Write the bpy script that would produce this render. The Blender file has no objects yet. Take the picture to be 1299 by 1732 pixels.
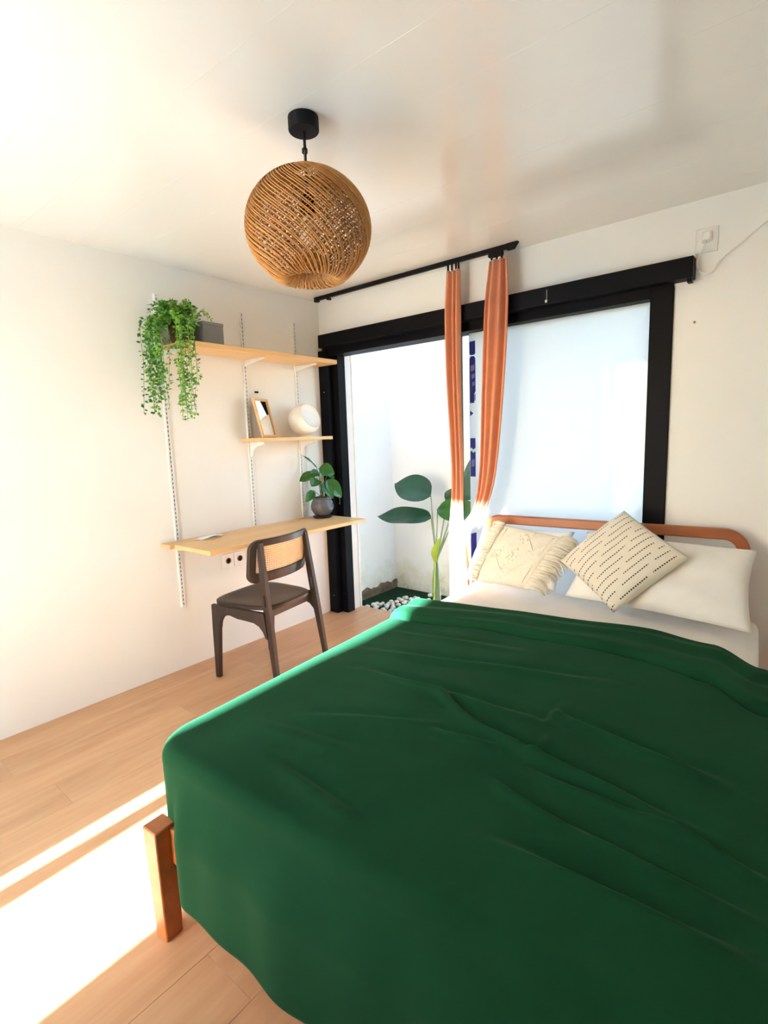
import bpy, bmesh, math, random
from mathutils import Vector, Matrix
random.seed(7)
sc = bpy.context.scene
col = sc.collection
PI = math.pi

# ------------------------------------------------------------------ camera
CAM = (2.8713, -2.8436, 1.3473); YAW, PITCH, ROLL, FPX = -0.6824, -0.1406, -0.0336, 880.655
f = Vector((math.sin(YAW)*math.cos(PITCH), math.cos(YAW)*math.cos(PITCH), math.sin(PITCH)))
r = Vector((math.cos(YAW), -math.sin(YAW), 0)); u = r.cross(f)
rr = r*math.cos(ROLL) + u*math.sin(ROLL); uu = -r*math.sin(ROLL) + u*math.cos(ROLL)
cd = bpy.data.cameras.new('camera'); cam = bpy.data.objects.new('camera', cd); col.objects.link(cam)
cam.matrix_world = Matrix(((rr.x, uu.x, -f.x, CAM[0]), (rr.y, uu.y, -f.y, CAM[1]), (rr.z, uu.z, -f.z, CAM[2]), (0, 0, 0, 1)))
cd.sensor_fit = 'VERTICAL'; cd.sensor_height = 24.0; cd.lens = FPX/1732*24.0; cd.clip_start = 0.02
sc.camera = cam

# ------------------------------------------------------------------ sky, sun, exposure
SUN_EL = math.radians(19.0)
w = bpy.data.worlds.new('sky'); sc.world = w; w.use_nodes = True
nt = w.node_tree; nt.nodes.clear()
out = nt.nodes.new('ShaderNodeOutputWorld'); bg = nt.nodes.new('ShaderNodeBackground')
sky = nt.nodes.new('ShaderNodeTexSky'); sky.sky_type = 'NISHITA'; sky.sun_disc = False
sky.sun_elevation = SUN_EL; sky.sun_rotation = PI; sky.altitude = 100; sky.air_density = 1.0; sky.dust_density = 0.7
nt.links.new(sky.outputs[0], bg.inputs[0]); bg.inputs[1].default_value = 0.75
nt.links.new(bg.outputs[0], out.inputs[0])
sd = bpy.data.lights.new('sun', 'SUN'); sun = bpy.data.objects.new('sun', sd); col.objects.link(sun)
sd.energy = 66.0; sd.angle = math.radians(1.8); sd.color = (0.655, 0.875, 1.0)
sun.rotation_euler = (Vector((-0.03, math.cos(SUN_EL), -math.sin(SUN_EL)))).to_track_quat('-Z', 'Y').to_euler()
def portal(name, loc, rot, sx, sy):
    d = bpy.data.lights.new(name, 'AREA'); d.shape = 'RECTANGLE'; d.size = sx; d.size_y = sy; d.cycles.is_portal = True
    o = bpy.data.objects.new(name, d); col.objects.link(o); o.location = loc; o.rotation_euler = rot
portal('sky_portal', (1.6, 0.62, 2.62), (0, 0, 0), 3.6, 0.9)
portal('sky_portal', (2.45, 1.02, 1.8), (-PI/2, 0, 0), 1.8, 1.7)
portal('sky_portal', (1.2, -3.6, 1.05), (PI/2, 0, 0), 0.9, 2.1)
sc.view_settings.view_transform = 'Standard'; sc.view_settings.look = 'None'
sc.view_settings.gamma = 1.0; sc.view_settings.use_curve_mapping = False
sc.view_settings.exposure = 1.28
sc.cycles.use_denoising = True
sc.cycles.max_bounces = 14; sc.cycles.diffuse_bounces = 8; sc.cycles.glossy_bounces = 4
sc.cycles.transparent_max_bounces = 16; sc.cycles.sample_clamp_indirect = 12.0
sc.cycles.caustics_reflective = False; sc.cycles.caustics_refractive = False

# ------------------------------------------------------------------ materials
def newmat(name):
    m = bpy.data.materials.new(name); m.use_nodes = True
    return m, m.node_tree, m.node_tree.nodes['Principled BSDF']
def plain(name, c, rough=0.6, spec=0.4, metal=0.0, noise=0.06, scale=18.0, bump=0.0, bscale=120.0, sheen=0.0, coat=0.0):
    """flat colour with a little procedural variation and optional fine relief"""
    m, t, b = newmat(name)
    tc = t.nodes.new('ShaderNodeTexCoord')
    n = t.nodes.new('ShaderNodeTexNoise'); n.inputs['Scale'].default_value = scale; n.inputs['Detail'].default_value = 4
    t.links.new(tc.outputs['Object'], n.inputs['Vector'])
    rp = t.nodes.new('ShaderNodeValToRGB')
    rp.color_ramp.elements[0].color = (*[max(0, x*(1-noise)) for x in c], 1); rp.color_ramp.elements[0].position = .3
    rp.color_ramp.elements[1].color = (*[min(1, x*(1+noise)) for x in c], 1); rp.color_ramp.elements[1].position = .7
    t.links.new(n.outputs['Fac'], rp.inputs['Fac']); t.links.new(rp.outputs[0], b.inputs['Base Color'])
    b.inputs['Roughness'].default_value = rough; b.inputs['Specular IOR Level'].default_value = spec
    b.inputs['Metallic'].default_value = metal
    if sheen: b.inputs['Sheen Weight'].default_value = sheen
    if coat: b.inputs['Coat Weight'].default_value = coat; b.inputs['Coat Roughness'].default_value = .08
    if bump:
        n2 = t.nodes.new('ShaderNodeTexNoise'); n2.inputs['Scale'].default_value = bscale; n2.inputs['Detail'].default_value = 3
        t.links.new(tc.outputs['Object'], n2.inputs['Vector'])
        bp = t.nodes.new('ShaderNodeBump'); bp.inputs['Strength'].default_value = bump; bp.inputs['Distance'].default_value = 0.002
        t.links.new(n2.outputs['Fac'], bp.inputs['Height']); t.links.new(bp.outputs[0], b.inputs['Normal'])
    return m
def wood(name, c0, c1, axis='Y', rough=0.45, spec=0.4, vary=0.0, scale=9.0, knots=0.0, coat=0.0):
    """streaky wood grain along one object axis"""
    m, t, b = newmat(name)
    tc = t.nodes.new('ShaderNodeTexCoord'); mp = t.nodes.new('ShaderNodeMapping')
    s = {'X': (.12, 1, 1), 'Y': (1, .12, 1), 'Z': (1, 1, .12)}[axis]
    mp.inputs['Scale'].default_value = s
    t.links.new(tc.outputs['Object'], mp.inputs['Vector'])
    src = mp.outputs['Vector']; oi = None
    if vary:
        oi = t.nodes.new('ShaderNodeObjectInfo')
        ad = t.nodes.new('ShaderNodeVectorMath'); ad.operation = 'ADD'
        ml = t.nodes.new('ShaderNodeMath'); ml.operation = 'MULTIPLY'; ml.inputs[1].default_value = 37.0
        t.links.new(oi.outputs['Random'], ml.inputs[0]); t.links.new(src, ad.inputs[0]); t.links.new(ml.outputs[0], ad.inputs[1]); src = ad.outputs[0]
    n = t.nodes.new('ShaderNodeTexNoise'); n.inputs['Scale'].default_value = scale; n.inputs['Detail'].default_value = 6
    n.inputs['Roughness'].default_value = .65; n.inputs['Distortion'].default_value = .6
    t.links.new(src, n.inputs['Vector'])
    n3 = t.nodes.new('ShaderNodeTexNoise'); n3.inputs['Scale'].default_value = scale*5; n3.inputs['Detail'].default_value = 3
    t.links.new(src, n3.inputs['Vector'])
    mx = t.nodes.new('ShaderNodeMath'); mx.operation = 'MULTIPLY_ADD'; mx.inputs[1].default_value = .35
    t.links.new(n3.outputs['Fac'], mx.inputs[0]); t.links.new(n.outputs['Fac'], mx.inputs[2])
    rp = t.nodes.new('ShaderNodeValToRGB'); rp.color_ramp.elements[0].position = .42; rp.color_ramp.elements[1].position = .85
    rp.color_ramp.elements[0].color = (*c0, 1); rp.color_ramp.elements[1].color = (*c1, 1)
    t.links.new(mx.outputs[0], rp.inputs['Fac']); colo = rp.outputs[0]
    if vary:
        hs = t.nodes.new('ShaderNodeHueSaturation')
        mr = t.nodes.new('ShaderNodeMapRange'); mr.inputs['To Min'].default_value = 1-vary; mr.inputs['To Max'].default_value = 1+vary
        t.links.new(oi.outputs['Random'], mr.inputs['Value']); t.links.new(mr.outputs[0], hs.inputs['Value']); t.links.new(colo, hs.inputs['Color']); colo = hs.outputs[0]
    t.links.new(colo, b.inputs['Base Color'])
    b.inputs['Roughness'].default_value = rough; b.inputs['Specular IOR Level'].default_value = spec
    if coat: b.inputs['Coat Weight'].default_value = coat; b.inputs['Coat Roughness'].default_value = .15
    return m
M = {}
M['wall'] = plain('wall_paint', (.83, .81, .77), .75, .3, noise=.012, scale=3, bump=.12, bscale=60)
M['ceil'] = plain('ceiling_panel_pvc', (.79, .78, .75), .15, .85, noise=.01, scale=2)
M['floor'] = wood('oak_laminate', (.48, .240, .115), (.62, .36, .195), 'Y', .36, .4, vary=.05, scale=7)
M['sub'] = plain('subfloor', (.10, .055, .03), .9)
M['black'] = plain('black_powder_coat', (.0035, .0035, .0055), .5, .10, noise=.1)
M['blackmatte'] = plain('black_plastic', (.006, .005, .007), .5, .15)
M['pine'] = wood('pine_board', (.66, .38, .155), (.80, .52, .25), 'Y', .42, .4, scale=8)
M['cherry'] = wood('orange_stained_wood', (.26, .068, .018), (.41, .128, .038), 'X', .35, .5, scale=8)
M['darkwood'] = wood('dark_brown_wood', (.020, .012, .010), (.042, .026, .020), 'Z', .38, .3, scale=8)
M['white_metal'] = plain('white_powder_coat', (.80, .79, .76), .4, .5)
M['white_plastic'] = plain('white_plastic', (.80, .78, .74), .35, .5)
M['sheet'] = plain('white_cotton_sheet', (.80, .765, .72), .9, .2, noise=.02, bump=.25, bscale=400, sheen=.1)
M['pillow'] = plain('white_cotton_pillow', (.82, .785, .73), .9, .2, noise=.02, bump=.25, bscale=350, sheen=.1)
M['pillow2'] = plain('cool_white_cotton', (.80, .80, .82), .9, .2, noise=.02, bump=.25, bscale=350)
M['boho'] = plain('cream_woven_cotton', (.74, .68, .58), .95, .15, noise=.05, scale=60, bump=.6, bscale=260)
M['green'] = plain('green_brushed_cotton', (.0075, .050, .020), .9, .08, noise=.10, scale=5, bump=.25, bscale=300)
gb_ = M['green'].node_tree.nodes['Principled BSDF']; gb_.inputs['Sheen Weight'].default_value = .08; gb_.inputs['Sheen Roughness'].default_value = .35; gb_.inputs['Sheen Tint'].default_value = (.30, .75, .45, 1)
M['terra'] = plain('terracotta_curtain_linen', (.60, .255, .15), .85, .2, noise=.05, bump=.3, bscale=300)
M['rattan'] = plain('golden_rattan', (.50, .245, .075), .5, .4, noise=.18, scale=30)
M['rattan_in'] = plain('inner_rattan', (.42, .19, .055), .55, .35, noise=.18, scale=30)
M['cane'] = plain('cane_webbing', (.72, .44, .17), .5, .4, noise=.1, scale=60)
M['pot'] = plain('charcoal_glazed_pot', (.10, .10, .108), .35, .5, noise=.25, scale=40)
M['saucer'] = plain('black_saucer', (.02, .018, .018), .4, .5)
M['soil'] = plain('potting_soil', (.03, .02, .012), .95)
M['leaf'] = plain('glossy_green_leaf', (.026, .115, .014), .3, .5, noise=.35, scale=14)
M['leafdark'] = plain('deep_green_leaf', (.012, .065, .026), .35, .5, noise=.25, scale=9)
M['leafyoung'] = plain('yellow_green_leaf', (.30, .42, .05), .4, .4, noise=.15, scale=9)
M['vine'] = plain('bright_trailing_leaf', (.095, .29, .030), .5, .35, noise=.55, scale=35)
M['vine_light'] = plain('pale_trailing_leaf', (.20, .42, .05), .5, .35, noise=.45, scale=35)
M['vine_dark'] = plain('dark_trailing_leaf', (.03, .15, .02), .5, .35, noise=.4, scale=35)
M['stem'] = plain('plant_stem', (.10, .17, .05), .5, .3)
M['stem2'] = plain('grey_green_stem', (.26, .32, .20), .5, .3)
M['wicker'] = plain('brown_wicker_pot', (.085, .050, .022), .8, .2, noise=.3, scale=60, bump=.5, bscale=150)
M['greybox'] = plain('grey_card_box', (.20, .205, .205), .6, .3)
M['greybox2'] = plain('dark_grey_lid', (.12, .12, .122), .6, .3)
M['globe'] = plain('opal_white_lamp', (.80, .765, .72), .3, .5, noise=.01)
M['paper'] = plain('white_paper', (.86, .85, .83), .7, .2, noise=.01)
M['brass'] = plain('bronze_socket', (.30, .20, .13), .4, .5, metal=.4)
M['hole'] = plain('socket_recess', (.10, .07, .05), .6)
M['chrome'] = plain('bright_metal', (.65, .65, .66), .25, .5, metal=1.0)
M['pebble'] = plain('white_pebble', (.66, .62, .54), .7, .3, noise=.15, scale=25)
M['turf'] = plain('dark_green_turf', (.012, .035, .016), .95, .1, noise=.5, scale=60, bump=1.0, bscale=200)
M['kerb'] = plain('stained_kerb_concrete', (.16, .115, .075), .9, .2, noise=.5, scale=14, bump=.6, bscale=60)
M['terrace'] = plain('pale_terrace_concrete', (.50, .50, .49), .9, .2, noise=.08, scale=3)
M['cord'] = plain('black_cord', (.012, .010, .010), .6, .3)
M['wire'] = plain('thin_grey_wire', (.20, .17, .13), .4, .5, metal=.6)
M['blue'] = plain('blue_film_print', (.025, .035, .42), .45, .4, noise=.15, scale=30)
M['bluepale'] = plain('pale_blue_film_print', (.26, .30, .74), .45, .4, noise=.1, scale=60)
def courtyard_mat():
    m, t, b = newmat('white_render_with_damp_stains')
    tc = t.nodes.new('ShaderNodeTexCoord'); sp = t.nodes.new('ShaderNodeSeparateXYZ'); t.links.new(tc.outputs['Object'], sp.inputs[0])
    n = t.nodes.new('ShaderNodeTexNoise'); n.inputs['Scale'].default_value = 5; n.inputs['Detail'].default_value = 8; n.inputs['Roughness'].default_value = .7
    t.links.new(tc.outputs['Object'], n.inputs['Vector'])
    mr = t.nodes.new('ShaderNodeMapRange'); mr.inputs['From Min'].default_value = -.1; mr.inputs['From Max'].default_value = .55; mr.inputs['To Min'].default_value = .26; mr.inputs['To Max'].default_value = -.25
    t.links.new(sp.outputs['Z'], mr.inputs['Value'])
    ad = t.nodes.new('ShaderNodeMath'); ad.operation = 'ADD'; t.links.new(n.outputs['Fac'], ad.inputs[0]); t.links.new(mr.outputs[0], ad.inputs[1])
    rp = t.nodes.new('ShaderNodeValToRGB'); e = rp.color_ramp.elements
    e[0].position = .52; e[0].color = (.84, .84, .83, 1); e[1].position = .95; e[1].color = (.20, .17, .10, 1)
    k = rp.color_ramp.elements.new(.70); k.color = (.74, .72, .60, 1)
    t.links.new(ad.outputs[0], rp.inputs['Fac']); t.links.new(rp.outputs[0], b.inputs['Base Color']); b.inputs['Roughness'].default_value = .85
    return m
M['court'] = courtyard_mat()
def milky(name, tr=.5):
    m, t, b = newmat(name); t.nodes.remove(b)
    o = t.nodes['Material Output']
    d = t.nodes.new('ShaderNodeBsdfDiffuse'); d.inputs[0].default_value = (.84, .85, .84, 1)
    tl = t.nodes.new('ShaderNodeBsdfTranslucent'); tl.inputs[0].default_value = (.93, .94, .93, 1)
    g = t.nodes.new('ShaderNodeBsdfGlossy'); g.inputs['Roughness'].default_value = .06
    m1 = t.nodes.new('ShaderNodeMixShader'); m1.inputs[0].default_value = tr
    t.links.new(d.outputs[0], m1.inputs[1]); t.links.new(tl.outputs[0], m1.inputs[2])
    fr = t.nodes.new('ShaderNodeFresnel'); fr.inputs[0].default_value = 1.3
    m2 = t.nodes.new('ShaderNodeMixShader'); t.links.new(fr.outputs[0], m2.inputs[0])
    t.links.new(m1.outputs[0], m2.inputs[1]); t.links.new(g.outputs[0], m2.inputs[2]); t.links.new(m2.outputs[0], o.inputs[0])
    return m
M['milky'] = milky('milky_film_glass', .72); M['milky_rear'] = milky('milky_film_glass_rear', .38)
def clearglass():
    m, t, b = newmat('clear_pane'); t.nodes.remove(b); o = t.nodes['Material Output']
    tr = t.nodes.new('ShaderNodeBsdfTransparent'); tr.inputs[0].default_value = (.93, .96, .95, 1)
    g = t.nodes.new('ShaderNodeBsdfGlossy'); g.inputs['Roughness'].default_value = .02
    fr = t.nodes.new('ShaderNodeFresnel'); fr.inputs[0].default_value = 1.45
    m2 = t.nodes.new('ShaderNodeMixShader'); t.links.new(fr.outputs[0], m2.inputs[0]); t.links.new(tr.outputs[0], m2.inputs[1]); t.links.new(g.outputs[0], m2.inputs[2]); t.links.new(m2.outputs[0], o.inputs[0])
    return m
M['glass'] = clearglass()
def mirrormat():
    m, t, b = newmat('mirror_glass'); b.inputs['Metallic'].default_value = 1; b.inputs['Roughness'].default_value = .02; b.inputs['Base Color'].default_value = (.88, .89, .90, 1); return m
M['mirror'] = mirrormat()
def bulbmat():
    m, t, b = newmat('frosted_bulb'); b.inputs['Base Color'].default_value = (.85, .83, .78, 1); b.inputs['Roughness'].default_value = .3; return m
M['bulb'] = bulbmat()

# ------------------------------------------------------------------ mesh helpers
class MB:
    def __init__(s): s.v = []; s.f = []
    def add(s, vs, fs):
        n = len(s.v); s.v += [tuple(x) for x in vs]; s.f += [tuple(i+n for i in q) for q in fs]; return s
    def box(s, x0, x1, y0, y1, z0, z1):
        return s.add([(x0,y0,z0),(x1,y0,z0),(x1,y1,z0),(x0,y1,z0),(x0,y0,z1),(x1,y0,z1),(x1,y1,z1),(x0,y1,z1)],
                     [(0,3,2,1),(4,5,6,7),(0,1,5,4),(1,2,6,5),(2,3,7,6),(3,0,4,7)])
    def lathe(s, prof, n=32, c=(0,0,0), cap0=True, cap1=True):
        vs = []; fs = []
        for (ra, z) in prof:
            for i in range(n):
                a = 2*PI*i/n; vs.append((c[0]+ra*math.cos(a), c[1]+ra*math.sin(a), c[2]+z))
        for k in range(len(prof)-1):
            for i in range(n):
                j = (i+1) % n; fs.append((k*n+i, k*n+j, (k+1)*n+j, (k+1)*n+i))
        if cap0: fs.append(tuple(range(n))[::-1])
        if cap1: fs.append(tuple((len(prof)-1)*n+i for i in range(n)))
        return s.add(vs, fs)
    def tube(s, pts, rad, n=8, cap=True):
        pts = [Vector(p) for p in pts]; vs = []; fs = []
        ra = rad if hasattr(rad, '__len__') else [rad]*len(pts)
        t0 = (pts[1]-pts[0]).normalized(); ref = Vector((0,0,1)) if abs(t0.z) < .9 else Vector((1,0,0))
        nx = t0.cross(ref).normalized()
        for i, p in enumerate(pts):
            t = (pts[min(i+1, len(pts)-1)]-pts[max(i-1, 0)]).normalized()
            nx = (nx - t*nx.dot(t)).normalized(); ny = t.cross(nx)
            for k in range(n):
                a = 2*PI*k/n; vs.append(p + (nx*math.cos(a)+ny*math.sin(a))*ra[i])
        for i in range(len(pts)-1):
            for k in range(n):
                j = (k+1) % n; fs.append((i*n+k, i*n+j, (i+1)*n+j, (i+1)*n+k))
        if cap: fs.append(tuple(range(n))[::-1]); fs.append(tuple((len(pts)-1)*n+k for k in range(n)))
        return s.add(vs, fs)
    def prism(s, poly, o, ax, ay, t):
        """2D outline in the plane (o, ax, ay) thickened by t along the normal, centred"""
        o, ax, ay = Vector(o), Vector(ax), Vector(ay); n = ax.cross(ay).normalized(); m = len(poly)
        a = [o+ax*p[0]+ay*p[1]+n*(t/2) for p in poly]; b = [o+ax*p[0]+ay*p[1]-n*(t/2) for p in poly]
        return s.add(a+b, [tuple(range(m)), tuple(range(2*m-1, m-1, -1))] + [(i, i+m, (i+1) % m+m, (i+1) % m) for i in range(m)])
    def grid(s, P, flip=False):
        n, m = len(P), len(P[0]); vs = [p for row in P for p in row]; fs = []
        for i in range(n-1):
            for j in range(m-1):
                q = (i*m+j, i*m+j+1, (i+1)*m+j+1, (i+1)*m+j); fs.append(q[::-1] if flip else q)
        return s.add(vs, fs)
    def beam(s, p0, p1, a0, b0, a1, b1, side):
        """tapered rectangular bar; a = half-size along side, b = half-size across it"""
        p0, p1, sd_ = Vector(p0), Vector(p1), Vector(side).normalized(); t = (p1-p0).normalized(); q = t.cross(sd_).normalized()
        vs = []
        for p, a, b in ((p0, a0, b0), (p1, a1, b1)):
            for (x, y) in ((-1,-1),(1,-1),(1,1),(-1,1)): vs.append(p+sd_*a*x+q*b*y)
        return s.add(vs, [(0,3,2,1),(4,5,6,7),(0,1,5,4),(1,2,6,5),(2,3,7,6),(3,0,4,7)])
    def build(s, name, mat, parent=None, smooth=False, bevel=0.0, subsurf=0, solid=0.0, seg=2, recalc=True):
        me = bpy.data.meshes.new(name); me.from_pydata(s.v, [], s.f)
        if recalc:
            b = bmesh.new(); b.from_mesh(me); bmesh.ops.recalc_face_normals(b, faces=b.faces); b.to_mesh(me); b.free()
        me.materials.append(M[mat] if isinstance(mat, str) else mat)
        o = bpy.data.objects.new(name, me); col.objects.link(o)
        if parent is not None: o.parent = parent
        if solid: md = o.modifiers.new('solid', 'SOLIDIFY'); md.thickness = solid; md.offset = 0
        if bevel: md = o.modifiers.new('bevel', 'BEVEL'); md.width = bevel; md.segments = seg; md.limit_method = 'ANGLE'; md.angle_limit = math.radians(35); md.harden_normals = False
        if subsurf: md = o.modifiers.new('sub', 'SUBSURF'); md.levels = subsurf; md.render_levels = subsurf
        if smooth: me.shade_smooth()
        elif bevel: me.shade_smooth(); me.set_sharp_from_angle(angle=math.radians(40))
        return o
def shade_auto(o, deg=40):
    o.data.shade_smooth(); o.data.set_sharp_from_angle(angle=math.radians(deg)); return o
def tag(o, label=None, cat=None, group=None, kind=None):
    if label: o['label'] = label
    if cat: o['category'] = cat
    if group: o['group'] = group
    if kind: o['kind'] = kind
    return o
def thing(name, label, cat, loc=(0,0,0), rotz=0.0, group=None):
    o = bpy.data.objects.new(name, None); col.objects.link(o); o.location = loc; o.rotation_euler = (0,0,rotz); o.empty_display_size = .05
    return tag(o, label, cat, group)
def struct(o, label, cat): return tag(o, label, cat, kind='structure')
def lerp(a, b, t): return a+(b-a)*t
def smooth(t): t = max(0, min(1, t)); return t*t*(3-2*t)
def path(pts, n):
    """Catmull-Rom through points (tuples of any length)"""
    P = [Vector(p) for p in pts]; P = [P[0]*2-P[1]] + P + [P[-1]*2-P[-2]]; res = []
    for k in range(n):
        s_ = k/(n-1)*(len(P)-3); i = min(int(s_), len(P)-4); t = s_-i; a, b, c, d = P[i:i+4]
        res.append(0.5*((2*b)+(c-a)*t+(2*a-5*b+4*c-d)*t*t+(3*b-a-3*c+d)*t**3))
    return res

# ------------------------------------------------------------------ room shell
H = 2.35; XR = 3.3; YR = -3.4; DT = 0.22
fl = struct(MB().box(-.1, XR+.1, YR-.1, DT-.003, -.06, -.012).build('floor', 'sub'), 'orange oak laminate floor of the bedroom', 'floor')
PW = 0.19; pm = {}
ncol = int(math.ceil((XR+.02)/PW))
for i in range(ncol):
    x0 = 0.0 + i*PW; x1 = min(x0+PW, XR)
    y = YR - random.random()*1.1 if i != 9 else -2.224-1.28
    while y < DT:
        ya, yb = max(y, YR), min(y+1.28, DT); y += 1.28
        if yb-ya < .02: continue
        g = .0002
        o = MB().box(-(x1-x0)/2+g, (x1-x0)/2-g, -(yb-ya)/2+g, (yb-ya)/2-g, -.012, 0).build('plank', 'floor', fl, bevel=.0006, seg=1)
        o.location = ((x0+x1)/2, (ya+yb)/2, 0)
ce = struct(MB().box(-.1, XR+.1, YR-.1, .2, H+.012, H+.12).build('ceiling', 'white_metal'), 'glossy white panelled ceiling above the bed', 'ceiling')
CW = 0.25; y = YR
while y < -.001:
    y1 = min(y+CW, 0)
    MB().box(0, XR, y+.0001, y1-.0001, H, H+.012).build('panel', 'ceil', ce, bevel=.0003, seg=1); y = y1
WL = struct(MB().box(-.12, 0, YR-.1, .2, -.06, H+.1).build('wall_left', 'wall'), 'plain white wall carrying the shelves and desk', 'wall')
OX1, OZ1 = 2.345, 2.02        # courtyard door opening x 0..OX1, z 0..OZ1
mb = MB().box(OX1, XR+.1, 0, .2, -.06, 2.95).box(0, OX1, 0, .2, OZ1, 2.95).box(0, .125, .10, .2, -.06, OZ1)  # unseen top carried past the ceiling, added to keep sun off the courtyard
WB = struct(mb.build('wall_back', 'wall'), 'white wall behind the headboard around the black sliding door', 'wall')
struct(MB().box(XR, XR+.12, YR-.1, .2, -.06, H+.1).build('wall_right', 'wall'), 'white side wall right of the bed, outside the picture', 'wall')
# rear wall with the opening that lets the low sun in (x 0..1.55)
mb = MB().box(1.555, XR+.1, YR-.12, YR, -.06, H+.1).box(0, 1.555, YR-.12, YR, 2.08, H+.1)
struct(mb.build('wall_rear', 'wall'), 'white rear wall behind the photographer with the terrace door', 'wall')
d2 = tag(thing('door_2', 'rear terrace sliding door with a milky panel, behind the photographer', 'door', (0, YR, 0)), kind='structure')
MB().box(1.035, 1.128, -.09, -.03, 0, 2.08).build('stile', 'black', d2, bevel=.002)
MB().box(0.0, .05, -.09, -.03, 0, 2.08).build('stile', 'black', d2, bevel=.002)
MB().box(.93, .992, -.09, -.03, 0, 2.08).build('stile', 'black', d2, bevel=.002)
MB().box(.05, .93, -.066, -.058, .06, 2.04).build('milky_pane', 'milky_rear', d2)
MB().box(.05, .92, -.09, -.03, 0, .06).build('bottom_rail', 'black', d2)
MB().box(.05, .92, -.09, -.03, 2.04, 2.08).build('top_rail', 'black', d2)
struct(MB().box(-6, 9, -14, YR-.12, -.14, -.10).build('terrace', 'terrace'), 'unseen pale concrete terrace added outside the rear door for bounced sunlight', 'terrace')  # unseen ground, added so sunlight bounces through the door onto the ceiling

# ------------------------------------------------------------------ courtyard
CX0, CY1, CG = -.10, .95, -.055
struct(MB().box(CX0-.15, CX0, .2, CY1+.15, -.3, 2.62).build('wall_courtyard_left', 'court'), 'bluish white courtyard side wall with damp stains at its foot', 'wall')
struct(MB().box(CX0, 1.45, CY1, CY1+.15, -.3, 2.62).box(1.45, XR+.2, CY1, CY1+.15, -.3, .95).build('wall_courtyard_back', 'court'), 'white courtyard wall facing the open sliding door', 'wall')  # hidden right part cut low so more sky brightens the milky panel
struct(MB().box(XR+.1, XR+.25, .2, CY1, -.3, 2.62).build('wall_courtyard_right', 'court'), 'courtyard end wall hidden behind the milky panel', 'wall')
struct(MB().box(CX0, XR+.1, .2, CY1, -.3, CG).build('ground_courtyard', 'turf'), 'dark green ground of the small courtyard', 'ground')
P = []
for j in range(24):
    t = j/23; yy = lerp(.215, CY1, t); hh = CG + .075 + .012*math.sin(t*19)+.008*math.sin(t*47)
    P.append((yy, hh))
poly = [(.215, CG-.05)] + P[:1] + P[1:] + [(CY1, CG-.05)]
struct(MB().prism(poly, (CX0+.012, 0, 0), (0,1,0), (0,0,1), .024).build('trim_1', 'kerb'), 'brown stained concrete kerb at the courtyard wall foot', 'kerb')
struct(MB().box(.118, .134, .188, .204, -.02, OZ1).build('trim_2', 'white_metal'), 'thin white corner bead beside the open door', 'trim')

# ------------------------------------------------------------------ black sliding door to the courtyard
d1 = tag(thing('door_1', 'black framed sliding glass door opening onto the courtyard', 'door'), kind='structure')
MB().box(.055, 2.43, -.075, 0, 2.012, 2.102).build('header_box', 'black', d1, bevel=.003)
MB().box(.03, 2.345, -.012, .12, 1.962, 2.02).build('head_rail', 'black', d1, bevel=.002)
MB().box(2.405, 2.425, -.06, -.02, 1.995, 2.012).build('end_stop', 'black', d1, bevel=.002)
MB().box(.002, .088, -.03, .10, 0, 2.0).build('jamb', 'black', d1, bevel=.003)
MB().box(.094, .15, .02, .10, 0, 1.99).build('jamb', 'black', d1, bevel=.003)
MB().box(2.247, 2.347, -.015, .12, 0, 2.0).build('jamb', 'black', d1, bevel=.003)
sp = MB().box(1.148, 1.166, .045, .085, .01, 1.965).build('stile', 'black', d1, bevel=.002)
MB().box(1.166, 2.247, .045, .085, .01, .07).build('bottom_rail', 'black', d1, bevel=.002)
MB().box(1.166, 1.225, .062, .068, .07, 1.962).build('clear_pane', 'glass', d1)
fp = MB().box(1.225, 2.247, .060, .070, .07, 1.962).build('milky_pane', 'milky', d1)
# blue print along the film's edge
def film(poly, name='film_print', mat='blue'): MB().prism(poly, (0, .0585, 0), (1,0,0), (0,0,1), .0012).build(name, mat, fp)
xa, xb = 1.228, 1.268
film([(xa,1.840),(xa+.008,1.832),(xb-.008,1.832),(xb,1.840),(xb,1.915),(xa,1.912)])
film([(xa,1.545),(xb-.010,1.545),(xb-.010,1.60),(xb,1.615),(xb,1.812),(xb-.010,1.825),(xa+.010,1.825),(xa,1.812)])
film([(xa,1.465),(xa+.024,1.482),(xa,1.500)])
film([(xa,1.265),(xa+.010,1.272),(xa+.020,1.258),(xb-.004,1.270),(xb-.004,1.330),(xa,1.330)])
film([(xa,1.09),(xb-.004,1.09),(xb-.004,1.248),(xa+.020,1.238),(xa+.010,1.252),(xa,1.246)])
film([(xa,.47),(xa+.012,.485),(xa+.018,.50),(xb-.008,.52),(xb-.002,.545),(xb-.002,.735),(xa,.722)])
for (x0, x1, z0, z1) in ((xa+.008, xb-.006, 1.735, 1.775), (xa+.014, xb-.004, 1.69, 1.722), (xa+.018, xb-.004, 1.645, 1.675), (xb-.010, xb, 1.555, 1.60), (xa+.008, xb-.010, 1.15, 1.20)):
    MB().prism([(x0,z0),(x1,z0+.006),(x1,z1),(x0,z1-.006)], (0, .0578, 0), (1,0,0), (0,0,1), .0010).build('film_print', 'bluepale', fp)
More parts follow.
